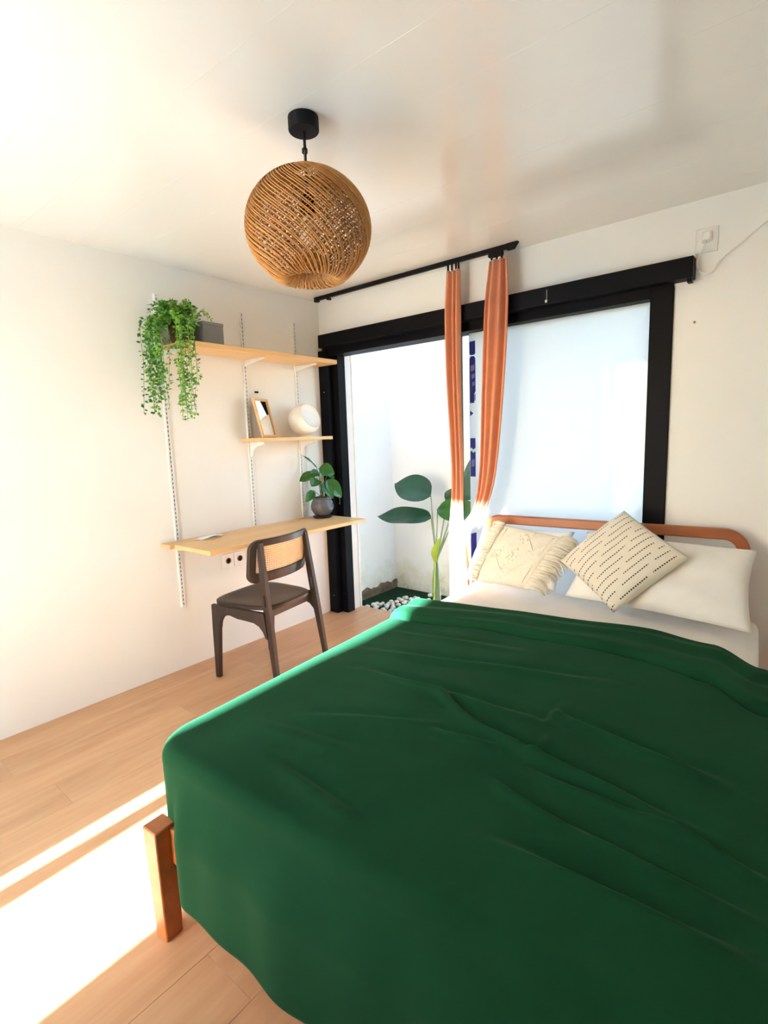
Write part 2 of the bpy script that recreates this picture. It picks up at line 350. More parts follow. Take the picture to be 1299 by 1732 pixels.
# handle on the stile, latch in the left jamb, screws, chip on the header
hb = MB().tube([(1.157,.045,.80),(1.157,.018,.805),(1.157,.010,.84),(1.157,.010,.88),(1.157,.018,.905),(1.157,.045,.91)], .0085, 8).build('handle', 'blackmatte', d1, smooth=True)
lt = MB().box(.108, .120, .012, .021, .86, .925).build('latch_plate', 'chrome', d1, bevel=.002)
MB().box(.110, .118, .010, .013, .878, .906).build('latch_slot', 'blackmatte', lt)
for (x, z) in ((.05, .14), (.125, .15), (.05, 1.0), (.125, 1.05), (.05, 1.7)):
    yy = -.0315 if x < .09 else .0185
    MB().tube([(x, yy, z), (x, yy+.003, z)], .004, 8).build('screw', 'chrome', d1)
cl = MB().box(1.762, 1.768, -.0775, -.074, 2.03, 2.085).build('cord_clip', 'wire', d1)
MB().lathe([(.006,0),(.006,.012)], 8, (1.763,-.079,2.022)).build('clip_bead', 'white_plastic', cl)

# ------------------------------------------------------------------ bed (local frame: x across, -y towards the foot)
BA = math.radians(3.5); BO = (1.43, -.145, 0)
bed = thing('bed_frame', 'orange stained wooden double bed frame with rounded open headboard', 'bed', BO, BA)
BWD = 1.28
def hoop(off):
    R_ = .105-off; pts = []
    x0, x1, zt = off, BWD-off, .895-off
    pts.append((x0, .0)); pts.append((x0, zt-R_))
    for k in range(1, 9): a = PI - k/8*PI/2; pts.append((x0+R_+R_*math.cos(a), zt-R_+R_*math.sin(a)))
    pts.append(((x0+x1)/2, zt))
    for k in range(0, 9): a = PI/2 - k/8*PI/2; pts.append((x1-R_+R_*math.cos(a), zt-R_+R_*math.sin(a)))
    pts.append((x1, 0)); return pts
oa, ob = hoop(0), hoop(.05); hm = MB(); n = len(oa)
for y_ in (0, -.034): hm.add([(p[0], y_, p[1]) for p in oa] + [(p[0], y_, p[1]) for p in ob], [(i, i+1, i+1+n, i+n) for i in range(n-1)])
hm.add([(p[0], 0, p[1]) for p in oa]+[(p[0], -.034, p[1]) for p in oa], [(i, i+1, i+1+n, i+n) for i in range(n-1)])
hm.add([(p[0], 0, p[1]) for p in ob]+[(p[0], -.034, p[1]) for p in ob], [(i, i+1, i+1+n, i+n) for i in range(n-1)])
hm.add([(oa[0][0],0,0),(ob[0][0],0,0),(ob[0][0],-.034,0),(oa[0][0],-.034,0),(oa[-1][0],0,0),(ob[-1][0],0,0),(ob[-1][0],-.034,0),(oa[-1][0],-.034,0)], [(0,1,2,3),(4,5,6,7)])
bm_ = hm.build('headboard', 'cherry', bed)
b = bmesh.new(); b.from_mesh(bm_.data); bmesh.ops.remove_doubles(b, verts=b.verts, dist=.0004); bmesh.ops.recalc_face_normals(b, faces=b.faces); b.to_mesh(bm_.data); b.free()
md = bm_.modifiers.new('bevel', 'BEVEL'); md.width = .007; md.segments = 3; md.limit_method = 'ANGLE'; md.angle_limit = math.radians(50); shade_auto(bm_, 35)
MB().box(.05, BWD-.05, -.030, -.006, .27, .36).build('head_rail', 'cherry', bed, bevel=.004)
for s_ in (0, 1):
    xo = .010 if s_ == 0 else BWD-.035
    MB().box(xo, xo+.025, -2.085, -.03, .22, .33).build('side_rail', 'cherry', bed, bevel=.004)
MB().box(.035, BWD-.035, -2.100, -2.075, .22, .325).build('foot_rail', 'cherry', bed, bevel=.004)
for xo in (-.022, BWD-.04):
    lg = MB().add([(xo+.008,-2.136,0),(xo+.058,-2.136,0),(xo+.058,-2.086,0),(xo+.008,-2.086,0),(xo,-2.142,.335),(xo+.062,-2.142,.335),(xo+.062,-2.080,.335),(xo,-2.080,.335)],
             [(0,3,2,1),(4,5,6,7),(0,1,5,4),(1,2,6,5),(2,3,7,6),(3,0,4,7)]).build('leg', M['cherry'], bed, bevel=.004)
for k in range(12):
    MB().box(.03, BWD-.03, -.22-k*.155, -.15-k*.155, .285, .30).build('slat', 'pine', bed)
mt = thing('mattress', 'mattress in a white fitted sheet on the wooden bed', 'mattress', BO, BA)
MU0, MU1, MV1, MZ = -.045, 1.325, 2.045, .505
MB().box(MU0, MU1, -MV1, -.045, .302, MZ).build('mattress_body', 'sheet', mt, bevel=.045, seg=5)
# a few soft ripples of the sheet in front of the pillows
P = []
for i in range(61):
    row = []
    for j in range(41):
        x_ = lerp(MU0+.05, MU1-.05, i/60); v_ = lerp(.10, .80, j/40)
        e = min(1, min(i, 60-i)/4, min(j, 40-j)/4)
        z_ = MZ - .004 + e*(.006 + .0035*math.sin(x_*9+v_*14+math.sin(v_*9)) + .003*math.sin(x_*23-v_*17))
        row.append((x_, -v_, z_))
    P.append(row)
MB().grid(P).build('sheet_top', 'sheet', mt, smooth=True)

# blanket: rounded drape over the mattress, hanging at both sides and the foot
bl = thing('blanket', 'dark green blanket spread over the bed, folded back near the pillows', 'blanket', BO, BA)
RIDGES = [(.58,1.50,1.25,1.65,.012,.030),(.86,1.90,1.33,1.92,.013,.035),(.46,1.40,.68,1.52,.009,.020),(.04,1.25,.95,1.06,.007,.035),
          (.16,1.41,.86,1.40,.008,.035),(.55,1.61,.77,1.58,.006,.020),(.85,1.63,1.22,1.68,.008,.022),(1.10,1.64,1.33,1.72,.012,.025),
          (.95,1.77,1.33,1.83,.009,.025),(.84,1.60,.86,1.44,.005,.020),(.83,1.41,.84,1.26,.005,.018),(.81,1.33,1.26,1.44,.009,.030),
          (.21,1.75,.60,1.56,.005,.030),(.78,1.71,1.01,1.79,.008,.022),(.10,1.85,.50,1.80,.004,.04),(.02,1.02,.60,.96,.004,.03),(.30,1.95,.62,2.0,.006,.03)]
def ridge(x, v):
    h = 0
    for (a, b_, c, d, A, wd) in RIDGES:
        dx, dy = c-a, d-b_; L2 = dx*dx+dy*dy; t = ((x-a)*dx+(v-b_)*dy)/L2; tc = max(0, min(1, t))
        nx, ny = x-(a+dx*tc), v-(b_+dy*tc); s_ = math.copysign(1, dx*(v-b_)-dy*(x-a)); dd = math.hypot(nx, ny); wd *= .72
        k = math.sin(PI*max(.0, min(1, tc*.9+.05)))
        h += A*k*math.exp(-(dd/wd)**2) - .7*A*k*math.exp(-((dd-wd*1.5)/wd)**2)*(1 if s_ < 0 else 0)
    return h*1.9 + .0035*math.sin(x*5.1+v*3.3+1) + .003*math.sin(x*3.0-v*7.7) + .0015*math.sin(x*17+v*9)
def edge_v(x):
    pts = [(-.4,.66),(-.03,.63),(.48,.55),(.96,.51),(1.18,.56),(1.33,.70),(1.6,.86)]
    for (a, b_) in zip(pts, pts[1:]):
        if x <= b_[0]: return lerp(a[1], b_[1], smooth((x-a[0])/(b_[0]-a[0])))
    return pts[-1][1]
def crease_v(x): return edge_v(x) + .235 + .07*max(0, x-.2)**1.2
RC = .10; TX0, TX1, TV1 = MU0-.006, MU1+.012, MV1+.002; TZ = MZ+.018
EXT = .38; us = [TX0-EXT+ i*.0105 for i in range(int((TX1-TX0+2*EXT)/.0105)+1)]
nv = 250; VE = TV1+EXT
def drape(x, v):
    ix0, ix1, iv1 = TX0+RC, TX1-RC, TV1-RC
    dx = ix0-x if x < ix0 else (x-ix1 if x > ix1 else 0); sx = -1 if x < ix0 else 1
    dy = v-iv1 if v > iv1 else 0
    m = max(dx, dy); bx = min(max(x, ix0), ix1); bv = min(v, iv1)
    if m < 1e-9: return x, v, TZ, 0, 0, 0
    th = math.atan2(dy, dx); c, s_ = math.cos(th), math.sin(th)
    # limit how far the cloth hangs
    ext = m-RC; left = sx < 0
    frac = th/(PI/2)
    hang = lerp(.22 if left else .30, .35 if left else .41, smooth(frac))
    if frac > .999 : hang = .35+.06*(1-math.exp(-(x-ix0)/.10)) if x < .6 else .41
    if ext > 0: ext = ext/EXT*hang
    rb = .034
    if ext <= 0: o_, d_ = m, 0
    elif ext < rb*PI/2: o_, d_ = RC+rb*math.sin(ext/rb), rb*(1-math.cos(ext/rb))
    else: o_, d_ = RC+rb, rb+(ext-rb*PI/2)
    lx = bx + sx*c*o_; lv = bv + s_*o_
    if d_ > .03:
        q = (d_-.03); along = (v if th < .3 else x)
        wv = (.007*math.sin(along*13+1.2)+.004*math.sin(along*29))*smooth((lx-.05)/.15) if s_ > .9 else .005*math.sin(along*13)
        bulge = .050*smooth(q/.16) * s_ * smooth((lx-.035)/.10)
        lx += sx*c*(wv*min(1, q/.15)); lv += s_*wv*min(1, q/.15)+bulge
    return lx, lv, TZ-d_, d_, c*sx, s_
rows = []
for x in us:
    row = []; ev = edge_v(x)
    for j in range(nv+1):
        v = lerp(ev, VE, j/nv)
        lx, lv, lz, d_, cx, cs = drape(x, v)
        top = math.exp(-(d_/.05)**2); h = ridge(x, v)*top
        cv = crease_v(x); sgn = v-cv
        h += .026*smooth((v-ev)/.03)*(1-smooth((sgn+.020)/.022))*top   # folded-back double layer
        h += .007*math.sin((v-ev)*46+x*3+.8*math.sin(x*5))*math.exp(-((v-ev-.12)/.09)**2)*top
        h -= .012*math.exp(-((sgn-.010)/.012)**2)*top
        row.append((lx, -lv, lz+h))
    rows.append(row)
MB().grid(rows).build('blanket_cloth', 'green', bl, smooth=True, solid=.010)

# ------------------------------------------------------------------ pillows and cushions
def cushion(name, corners, thick, mat, label, cat, pinch=.10, n=28, pw=.42, wob=.0, flange=0.0):
    """corners TL, TR, BR, BL in world space; both faces bulge along the normal"""
    TL, TR, BR, BL = [Vector(c) for c in corners]; c0 = (TL+TR+BR+BL)/4
    nrm = (TR-TL).cross(BL-TL).normalized()
    if nrm.dot(Vector(CAM)-c0) < 0: nrm = -nrm
    base = thing(name, label, cat, c0); rnd = random.Random(name)
    ph = [rnd.uniform(0, 6) for _ in range(6)]
    mb = MB(); sides = []
    for sgn in (1, -1):
        G = []
        for i in range(n+1):
            row = []
            for j in range(n+1):
                a, b_ = i/n*2-1, j/n*2-1
                pa = a*(1-pinch*(1-b_*b_)*.6*abs(a)**3); pb = b_*(1-pinch*(1-a*a)*.6*abs(b_)**3)
                s, t = (pa+1)/2, (pb+1)/2
                p = TL*(1-s)*(1-t)+TR*s*(1-t)+BR*s*t+BL*(1-s)*t
                h = max(0, (1-abs(a)**2.4)*(1-abs(b_)**2.4))**pw
                wv = wob*(math.sin(a*5+b_*3+ph[0])+math.sin(b_*7-a*2+ph[1])+.6*math.sin(a*11+b_*9+ph[2]))*h
                row.append(p-c0+nrm*(sgn*thick*h*.5+wv))
            G.append(row)
        mb.grid(G, flip=sgn < 0)
    o = mb.build('cover', mat, base, smooth=True)
    b = bmesh.new(); b.from_mesh(o.data); bmesh.ops.remove_doubles(b, verts=b.verts, dist=.0008); bmesh.ops.recalc_face_normals(b, faces=b.faces); b.to_mesh(o.data); b.free()
    o.data.shade_smooth()
    return base, o, nrm, c0, (TL, TR, BR, BL)
pr = cushion('pillow', [(2.03,-.185,.845),(2.735,-.150,.820),(2.755,-.490,.560),(2.00,-.400,.560)], .15, 'pillow', 'large white pillow propped against the right half of the headboard', 'pillow', wob=.006)
plw = cushion('pillow', [(1.46,-.215,.835),(1.975,-.200,.840),(1.955,-.410,.575),(1.45,-.430,.570)], .13, 'pillow2', 'white pillow mostly hidden behind the fringed cream cushion', 'pillow', wob=.006)
DC = [(1.958,-.359,.722),(2.205,-.190,.964),(2.516,-.370,.806),(2.269,-.560,.572)]
def dashmat():
    m, t, b = newmat('cream_cotton_with_black_stitch_rows')
    at = t.nodes.new('ShaderNodeAttribute'); at.attribute_name = 'cushion_uv'; sp_ = t.nodes.new('ShaderNodeSeparateXYZ'); t.links.new(at.outputs['Vector'], sp_.inputs[0])
    def math_(op, a, b_=None, v=None):
        n_ = t.nodes.new('ShaderNodeMath'); n_.operation = op
        if isinstance(a, float): n_.inputs[0].default_value = a
        else: t.links.new(a, n_.inputs[0])
        if v is not None: n_.inputs[1].default_value = v
        elif b_ is not None: t.links.new(b_, n_.inputs[1])
        return n_.outputs[0]
    U, V = sp_.outputs['X'], sp_.outputs['Y']        # U runs along the stitch rows
    rowf = math_('MULTIPLY', V, v=12.0); rowi = math_('FLOOR', rowf); fr = math_('FRACT', rowf)
    in_row = math_('MULTIPLY', math_('GREATER_THAN', fr, v=.41), math_('LESS_THAN', fr, v=.56))
    dash = math_('GREATER_THAN', math_('FRACT', math_('MULTIPLY', U, v=33.0)), v=.36)
    par = math_('MULTIPLY', rowi, v=.235)
    blk = math_('LESS_THAN', math_('FRACT', math_('ADD', math_('MULTIPLY', U, v=2.15), par)), v=.82)
    edge = math_('MULTIPLY', math_('GREATER_THAN', U, v=.04), math_('LESS_THAN', U, v=.96))
    fac = math_('MULTIPLY', math_('MULTIPLY', in_row, dash), math_('MULTIPLY', blk, edge))
    mx = t.nodes.new('ShaderNodeMix'); mx.data_type = 'RGBA'; mx.inputs['A'].default_value = (.74, .67, .55, 1); mx.inputs['B'].default_value = (.05, .045, .05, 1)
    t.links.new(fac, mx.inputs['Factor']); t.links.new(mx.outputs['Result'], b.inputs['Base Color']); b.inputs['Roughness'].default_value = .9
    tc = t.nodes.new('ShaderNodeTexCoord'); n2 = t.nodes.new('ShaderNodeTexNoise'); n2.inputs['Scale'].default_value = 350; t.links.new(tc.outputs['Object'], n2.inputs['Vector'])
    bp = t.nodes.new('ShaderNodeBump'); bp.inputs['Strength'].default_value = .3; bp.inputs['Distance'].default_value = .002; t.links.new(n2.outputs['Fac'], bp.inputs['Height']); t.links.new(bp.outputs[0], b.inputs['Normal'])
    return m
M['dash'] = dashmat()
dc = cushion('cushion', DC, .13, 'dash', 'cream square cushion with rows of black stitches, standing on its corner', 'cushion', pinch=.05, wob=.002)
# stitch coordinates live on the cushion's own surface
o = dc[1]; TL, TR, BR, BL = dc[4]; ex, ey = (TR-TL), (BL-TL)
attr = o.data.attributes.new('cushion_uv', 'FLOAT_VECTOR', 'POINT')
for i, vtx in enumerate(o.data.vertices):
    p = vtx.co + dc[3] - TL; attr.data[i].vector = (p.dot(ex)/ex.length_squared, p.dot(ey)/ey.length_squared, 0)
# fringed boho cushion
BC = [(1.590,-.250,.860),(1.970,-.255,.815),(1.845,-.450,.575),(1.515,-.430,.570)]
bc = cushion('cushion', BC, .12, 'boho', 'cream textured cushion with shaggy fringed edges at the headboard corner', 'cushion', pinch=.03, wob=.003)
TL, TR, BR, BL = bc[4]; nb = bc[2]; c0 = bc[3]
rnd = random.Random(3)
def surf(s, t, lift=0):
    a, b_ = s*2-1, t*2-1; h = max(0, (1-abs(a)**2.4)*(1-abs(b_)**2.4))**.42
    return TL*(1-s)*(1-t)+TR*s*(1-t)+BR*s*t+BL*(1-s)*t + nb*(.06*h+lift) - c0
for (s0, sgn, ln, nm) in ((.0, -1, .055, 40), (1.0, 1, .075, 46)):
    fm = MB()
    for k in range(nm):
        t = (k+rnd.random()*.6)/nm; t = min(.99, t); pts = []
        side = (TR-TL).normalized()*sgn; down = Vector((0, 0, -1)); L = ln*rnd.uniform(.7, 1.2); jx = rnd.uniform(-.4, .4)
        st = surf(s0 - sgn*.09, t, .004); md_ = surf(s0 - sgn*.02, t, .016+rnd.random()*.012); al = (BL-TL).normalized()*jx
        e1 = surf(s0, t) + side*L*.5 + nb*rnd.uniform(.005, .02) + al*L*.4; e2 = surf(s0, t) + side*L*.85 + down*L*.35 + nb*rnd.uniform(-.012, .01) + al*L
        pp = path([st, md_, e1, e2], 7); zmin = MZ+.012-c0.z
        pp = [Vector((p.x, p.y, max(p.z, zmin))) for p in pp]
        fm.tube(pp, [.004, .007, .008, .008, .007, .005, .003], 5)
    fm.build('fringe', 'boho', bc[0], smooth=True)
# woven relief bands and little knots on the boho face
km = MB()
for (s0, t0, s1, t1) in ((.16,.08,.16,.92),(.84,.08,.84,.92),(.18,.5,.5,.12),(.5,.12,.82,.5),(.82,.5,.5,.88),(.5,.88,.18,.5),(.16,.5,.22,.5),(.10,.08,.10,.92)):
    km.tube([surf(lerp(s0,s1,k/9), lerp(t0,t1,k/9), -.0006) for k in range(10)], .0028, 5)
km.build('braid', 'boho', bc[0], smooth=True)
kn = MB()
for k in range(90):
    s_, t_ = rnd.choice(((.22,.5),(.5,.5),(.5,.18),(.5,.82),(.76,.5))); s_ += rnd.uniform(-.09,.09); t_ += rnd.uniform(-.11,.11); p = surf(s_, t_, .001)
    kn.tube([p-nb*.001, p+nb*.003], .0030, 5)
tag(kn.build('knots', 'boho', bc[0], smooth=True), kind='stuff')

# ------------------------------------------------------------------ curtain rail and curtains
rl = thing('curtain_rail', 'long black ceiling curtain track above the sliding door', 'curtain rail', (0,0,0))
RY = -.115
MB().box(.11, 1.60, RY-.011, RY+.011, H-.026, H-.0005).build('track', 'blackmatte', rl, bevel=.003)
MB().add([(1.56,RY-.014,H-.032),(1.60,RY-.014,H-.032),(1.60,RY+.014,H-.032),(1.56,RY+.014,H-.032),(1.56,RY-.014,H-.001),(1.625,RY-.014,H-.001),(1.625,RY+.014,H-.001),(1.56,RY+.014,H-.001)],
         [(0,3,2,1),(4,5,6,7),(0,1,5,4),(1,2,6,5),(2,3,7,6),(3,0,4,7)]).build('end_cap', 'blackmatte', rl, bevel=.002)
MB().box(.09, .125, RY-.013, RY+.013, H-.034, H-.001).build('end_cap', 'blackmatte', rl, bevel=.002)
MB().box(.215, .235, RY-.016, RY+.016, H-.040, H-.026).build('bracket', 'blackmatte', rl, bevel=.002)
MB().box(1.455, 1.535, RY-.016, RY+.016, H-.048, H-.026).build('master_carrier', 'blackmatte', rl, bevel=.002)
for x in (1.192, 1.218, 1.245, 1.262, 1.47, 1.50, 1.53):
    MB().box(x-.004, x+.004, RY-.005, RY+.005, H-.062, H-.024).build('glider', 'blackmatte', rl)
    MB().tube([(x, RY, H-.055), (x, RY-.006, H-.066), (x, RY, H-.074), (x, RY+.005, H-.066)], .0016, 5).build('hook', 'chrome', rl)
def curtain(name, label, keys, npl, seed, tail=None):
    """keys: (z, centre x, width, centre y, pleat depth)"""
    c = thing(name, label, 'curtain', (keys[0][1], keys[0][3], 0)); rnd = random.Random(seed)
    pts = path([(k[0], k[1], k[2]) for k in keys], 70); pts2 = path([(k[3], k[4], 0) for k in keys], 70)
    ph = rnd.uniform(0, 6); m = npl*16
    P = []
    for (z, cx, wd), (cy, am, _) in zip(pts, pts2):
        row = []
        for j in range(m+1):
            s = j/m; ss = s + .012*math.sin(s*9+ph+z*1.5)
            yy = cy + am*math.sin(2*PI*npl*s+ph) + am*.45*math.sin(2*PI*npl*.43*s+z*1.1+ph)
            xx = cx + wd*(ss-.5)
            row.append((xx-keys[0][1], yy-keys[0][3], z))
        P.append(row)
    MB().grid(P).build('cloth', 'terra', c, smooth=True, solid=.004)
    return c
curtain('curtain', 'terracotta linen curtain strand nearer the shelves, knotted low down',
        [(2.288,1.224,.090,RY,.013),(2.05,1.218,.104,RY,.022),(1.68,1.222,.096,RY-.005,.022),(1.15,1.240,.080,RY-.010,.017),(.90,1.236,.090,RY-.018,.017),(.78,1.232,.110,RY-.020,.018),(.45,1.232,.135,RY-.012,.018),(.03,1.232,.150,RY-.005,.018)], 3, 1)
curtain('curtain', 'terracotta linen curtain strand beside the bed, swagged over to its twin',
        [(2.286,1.512,.110,RY,.013),(2.05,1.500,.150,RY,.020),(1.66,1.480,.146,RY-.002,.020),(1.15,1.446,.110,RY-.008,.018),(.93,1.398,.085,RY-.014,.014),(.83,1.340,.100,RY-.020,.010),(.77,1.285,.100,RY-.022,.008),(.60,1.262,.100,RY+.020,.008),(.25,1.26,.110,RY+.022,.010)], 3, 2)

# ------------------------------------------------------------------ shelf uprights, shelves, desk
def upright(yc, z0, z1, label):
    t = thing('shelf_upright', label, 'shelf upright', (0, yc, z0), group='slotted white shelf uprights on the left wall')
    mb = MB(); Lh = z1-z0
    mb.box(.0005, .014, -.0125, -.0110, 0, Lh).box(.0005, .014, .0110, .0125, 0, Lh)
    mb.box(.0125, .014, -.0110, -.0035, 0, Lh).box(.0125, .014, .0035, .0110, 0, Lh)
    z = .0
    while z < Lh-.012:
        mb.box(.0125, .014, -.0035, .0035, z, min(Lh, z+.009)); z += .025
    mb.build('rail', 'white_metal', t)
    MB().box(.0004, .0012, -.0110, .0110, .002, Lh-.002).build('slot_shade', 'greybox', t)  # grey strip stands in for the shade inside the hollow channel
UY = (-1.264, -.700, -.258)
upright(UY[0], .386, 2.18, 'slotted white shelf upright nearest the camera, behind the trailing plant')
upright(UY[1], .386, 2.17, 'slotted white shelf upright between the grey box and the mirror')
upright(UY[2], .386, 2.17, 'slotted white shelf upright behind the globe lamp, nearest the corner')
def bracket(par, yc, ztop, dep, hgt, curved=True):
    if curved:
        pts = [(.014, 0), (dep, 0), (dep, -.014)]
        for k in range(9): a = k/8*PI/2; pts.append((lerp(dep*.92, .040, math.sin(a)), lerp(-.020, -hgt*.75, 1-math.cos(a))))
        pts += [(.030, -hgt), (.014, -hgt)]
    else: pts = [(.014, 0), (dep, 0), (dep, -.010), (.030, -.032), (.014, -.040)]
    MB().prism(pts, (0, yc, ztop), (1,0,0), (0,0,1), .012).build('bracket', 'white_metal', par, bevel=.0015, seg=1)
us_ = thing('wall_shelf', 'long upper pine shelf holding the trailing plant and grey box', 'shelf')
MB().box(.016, .255, -1.252, -.092, 1.876, 1.905).build('board', 'pine', us_, bevel=.003)
for yc in (UY[0]+.02, UY[1], UY[2]): bracket(us_, yc, 1.875, .215, .05, False)
ls = thing('wall_shelf', 'short lower pine shelf holding the mirror and globe lamp', 'shelf')
MB().box(.016, .205, -.768, -.118, 1.353, 1.376).build('board', 'pine', ls, bevel=.003)
for yc in (UY[1], UY[2]): bracket(ls, yc, 1.352, .16, .10)
dk = thing('wall_desk', 'wall mounted pine desk board behind the dark chair', 'desk')
DZ = .79
MB().box(.016, .112, -1.372, -.100, DZ-.024, DZ).build('board', 'pine', dk, bevel=.003)
MB().box(.114, .470, -1.345, -.100, DZ-.024, DZ).build('board', 'pine', dk, bevel=.003)
for yc in UY: bracket(dk, yc, DZ-.025, .36, .07, False)

# ------------------------------------------------------------------ things on the shelves
def leaf_grid(base, tip, width, normal, droop=.0, fold=.25, n=9, m=4, tipsharp=1.0, basew=.0):
    base, tip = Vector(base), Vector(tip); ax = tip-base; L = ax.length; ax.normalize(); nn = Vector(normal); nn = (nn-ax*nn.dot(ax)).normalized(); sd_ = ax.cross(nn)
    P = []
    for i in range(n+1):
        t = i/n; wd = width*.5*(math.sin(PI*min(1, t**.80*.985+.012))**.72) + basew*(1-t)
        row = []
        for j in range(-m, m+1):
            s = j/m; p = base+ax*(L*t)+sd_*(wd*s)+nn*(fold*wd*abs(s)**1.3 - droop*L*t*t + .02*L*math.sin(t*9+s*2)*abs(s))
            row.append(p)
        P.append(row)
    return P
# trailing plant
tp = thing('trailing_plant', 'potted trailing plant spilling off the end of the upper shelf', 'plant', (.14, -1.205, 1.905))
pot = MB().lathe([(.052,0),(.060,.02),(.066,.06),(.068,.095),(.060,.096),(.057,.085)], 28, cap1=False).build('pot', 'wicker', tp, smooth=True)
MB().lathe([(.056,.083),(.03,.088),(.002,.089)], 20, cap0=False).build('soil', 'soil', pot)
rnd = random.Random(11)
ORG = Vector((.14, -1.205, 1.905))
def vine(points, nleaf, ls_=.0185):
    nleaf = int(nleaf*1.35)
    mb = MB(); pp = path([Vector(p)-ORG for p in points], 22)
    mb.tube(pp, .0011, 4)
    for k in range(nleaf):
        t = (k+rnd.random())/nleaf; q = t*21; i = min(int(q), 20); p = pp[i].lerp(pp[i+1], q-i)
        d = Vector((rnd.uniform(-1,1), rnd.uniform(-1,1), rnd.uniform(-.8,.35))).normalized()
        L = ls_*rnd.uniform(.8, 1.5); nn = Vector((rnd.uniform(-.6,1), rnd.uniform(-1,.4), rnd.uniform(.1,1)))
        b0 = p+d*.004; sd_ = d.cross(nn).normalized()*L*.36; up = sd_.cross(d).normalized()*L*.10
        mb.add([b0, b0+d*L*.45+sd_+up, b0+d*L, b0+d*L*.45-sd_+up, b0+d*L*.5], [(0,1,4),(1,2,4),(2,3,4),(3,0,4)])
    mb.build('vine', rnd.choice(('vine', 'vine', 'vine_light', 'vine_dark')), tp, recalc=False)
for k in range(19):     # over the near end of the shelf
    a = rnd.uniform(0, 1); x = rnd.uniform(.06, .25); y_ = -1.305-rnd.uniform(0, .085)-.02*rnd.random(); zb = lerp(1.83, 1.50, rnd.random()**.6)
    vine([(lerp(.14,x,.25), -1.20, 2.00), (lerp(.14,x,.6), -1.245, 2.075-.04*rnd.random()), (x, y_+.02, 2.00), (x+rnd.uniform(-.01,.02), y_, lerp(2.0,zb,.45)), (x+rnd.uniform(-.02,.02), y_+rnd.uniform(-.02,.02), zb)], 62)
for k in range(14):     # over the front edge, beside the shelf upright
    y_ = -1.300+rnd.uniform(-.035, .075); x = .285+rnd.uniform(0, .05); zb = lerp(1.75, 1.47, rnd.random()**.6)
    vine([(.17, lerp(-1.185,y_,.3), 2.00), (.22, lerp(-1.185,y_,.7), 2.06-.05*rnd.random()), (x, y_, 1.97), (x+rnd.uniform(-.01,.01), y_+rnd.uniform(-.01,.01), lerp(1.97,zb,.5)), (x, y_+rnd.uniform(-.025,.025), zb)], 46)
for k in range(30):     # bushy crown
    a = rnd.uniform(0, 2*PI); R_ = rnd.uniform(.06, .12); 
    vine([(.14+.02*math.cos(a), -1.22+.02*math.sin(a), 1.99), (.14+.05*math.cos(a), -1.225+.05*math.sin(a), 2.07+.05*rnd.random()), (.14+R_*math.cos(a)*.9, -1.23+R_*math.sin(a), 2.07+.04*rnd.random()), (.14+R_*1.05*math.cos(a), -1.23+R_*1.15*math.sin(a), 1.97+.05*rnd.random())], 40, .017)
for pts in ([(.15,-1.15,2.0),(.18,-1.10,2.09),(.20,-1.07,2.07),(.21,-1.05,2.03)], [(.12,-1.2,2.0),(.2,-1.3,2.07),(.22,-1.40,1.95),(.22,-1.45,1.85),(.22,-1.455,1.78)], [(.18,-1.2,2.0),(.25,-1.24,2.05),(.30,-1.28,1.95),(.30,-1.285,1.8),(.30,-1.28,1.66)]):
    vine(pts, 16)
# grey box
gb = thing('storage_box', 'small grey lidded box beside the trailing plant', 'box', (.14, -1.04, 1.9055))
MB().box(-.06, .06, -.066, .066, 0, .108).build('box_body', 'greybox', gb, bevel=.002)
MB().box(-.062, .062, -.068, .068, .1085, .126).build('lid', 'greybox', gb, bevel=.002)
# leaning mirror
mi = thing('mirror', 'small wood framed mirror leaning on the lower shelf', 'mirror', (.120, -.612, 1.3805)); mi.rotation_euler = (0, math.radians(-13), math.radians(20))
fw, fh, ft, fd = .175, .258, .014, .016
for (y0, y1, z0, z1) in ((-fw/2, -fw/2+ft, 0, fh), (fw/2-ft, fw/2, 0, fh), (-fw/2+ft, fw/2-ft, 0, ft), (-fw/2+ft, fw/2-ft, fh-ft, fh)):
    MB().box(-fd, 0, y0, y1, z0, z1).build('frame_strip', 'pine', mi, bevel=.002)
MB().box(-.012, -.008, -fw/2+ft-.002, fw/2-ft+.002, ft-.002, fh-ft+.002).build('mirror_glass', 'mirror', mi)
MB().box(-.015, -.012, -fw/2+.004, fw/2-.004, .004, fh-.004).build('backing', 'greybox2', mi)
hg = MB().box(-.004, .004, -.014, .014, 0, .012).build('wall_clip', 'blackmatte', bevel=.002); hg.location = (.0045, -.615, 1.672); tag(hg, 'tiny black clip on the wall above the mirror', 'clip')
# globe lamp with a flat open face
gl = thing('globe_lamp', 'white globe table lamp with a slanted flat face', 'lamp', (.112, -.300, 1.3765))
R_ = .112; tilt = Vector((.62, -.10, .35)).normalized()
prof = []
for k in range(25): a = k/24*math.radians(126); prof.append((max(.001, R_*math.sin(a)), -R_*math.cos(a)))
q = Vector((0,0,1)).rotation_difference(Vector((.78, .06, .33)).normalized())
cz = R_+.004
sh = MB().lathe(prof, 40, cap0=True, cap1=False); sh.v = [tuple(q@Vector(p)+Vector((0,0,cz))) for p in sh.v]; sh.build('shade', 'globe', gl, smooth=True)
ra, zc = prof[-1]
fc = MB().lathe([(ra, zc), (ra*.985, zc+.003), (ra*.94, zc-.004), (ra*.5, zc-.016), (.001, zc-.018)], 40, cap0=False); fc.v = [tuple(q@Vector(p)+Vector((0,0,cz))) for p in fc.v]; fc.build('face_disc', 'globe', gl, smooth=True)
MB().lathe([(.048,0),(.048,.008),(.036,.012)], 28).build('base_ring', 'globe', gl, smooth=False)
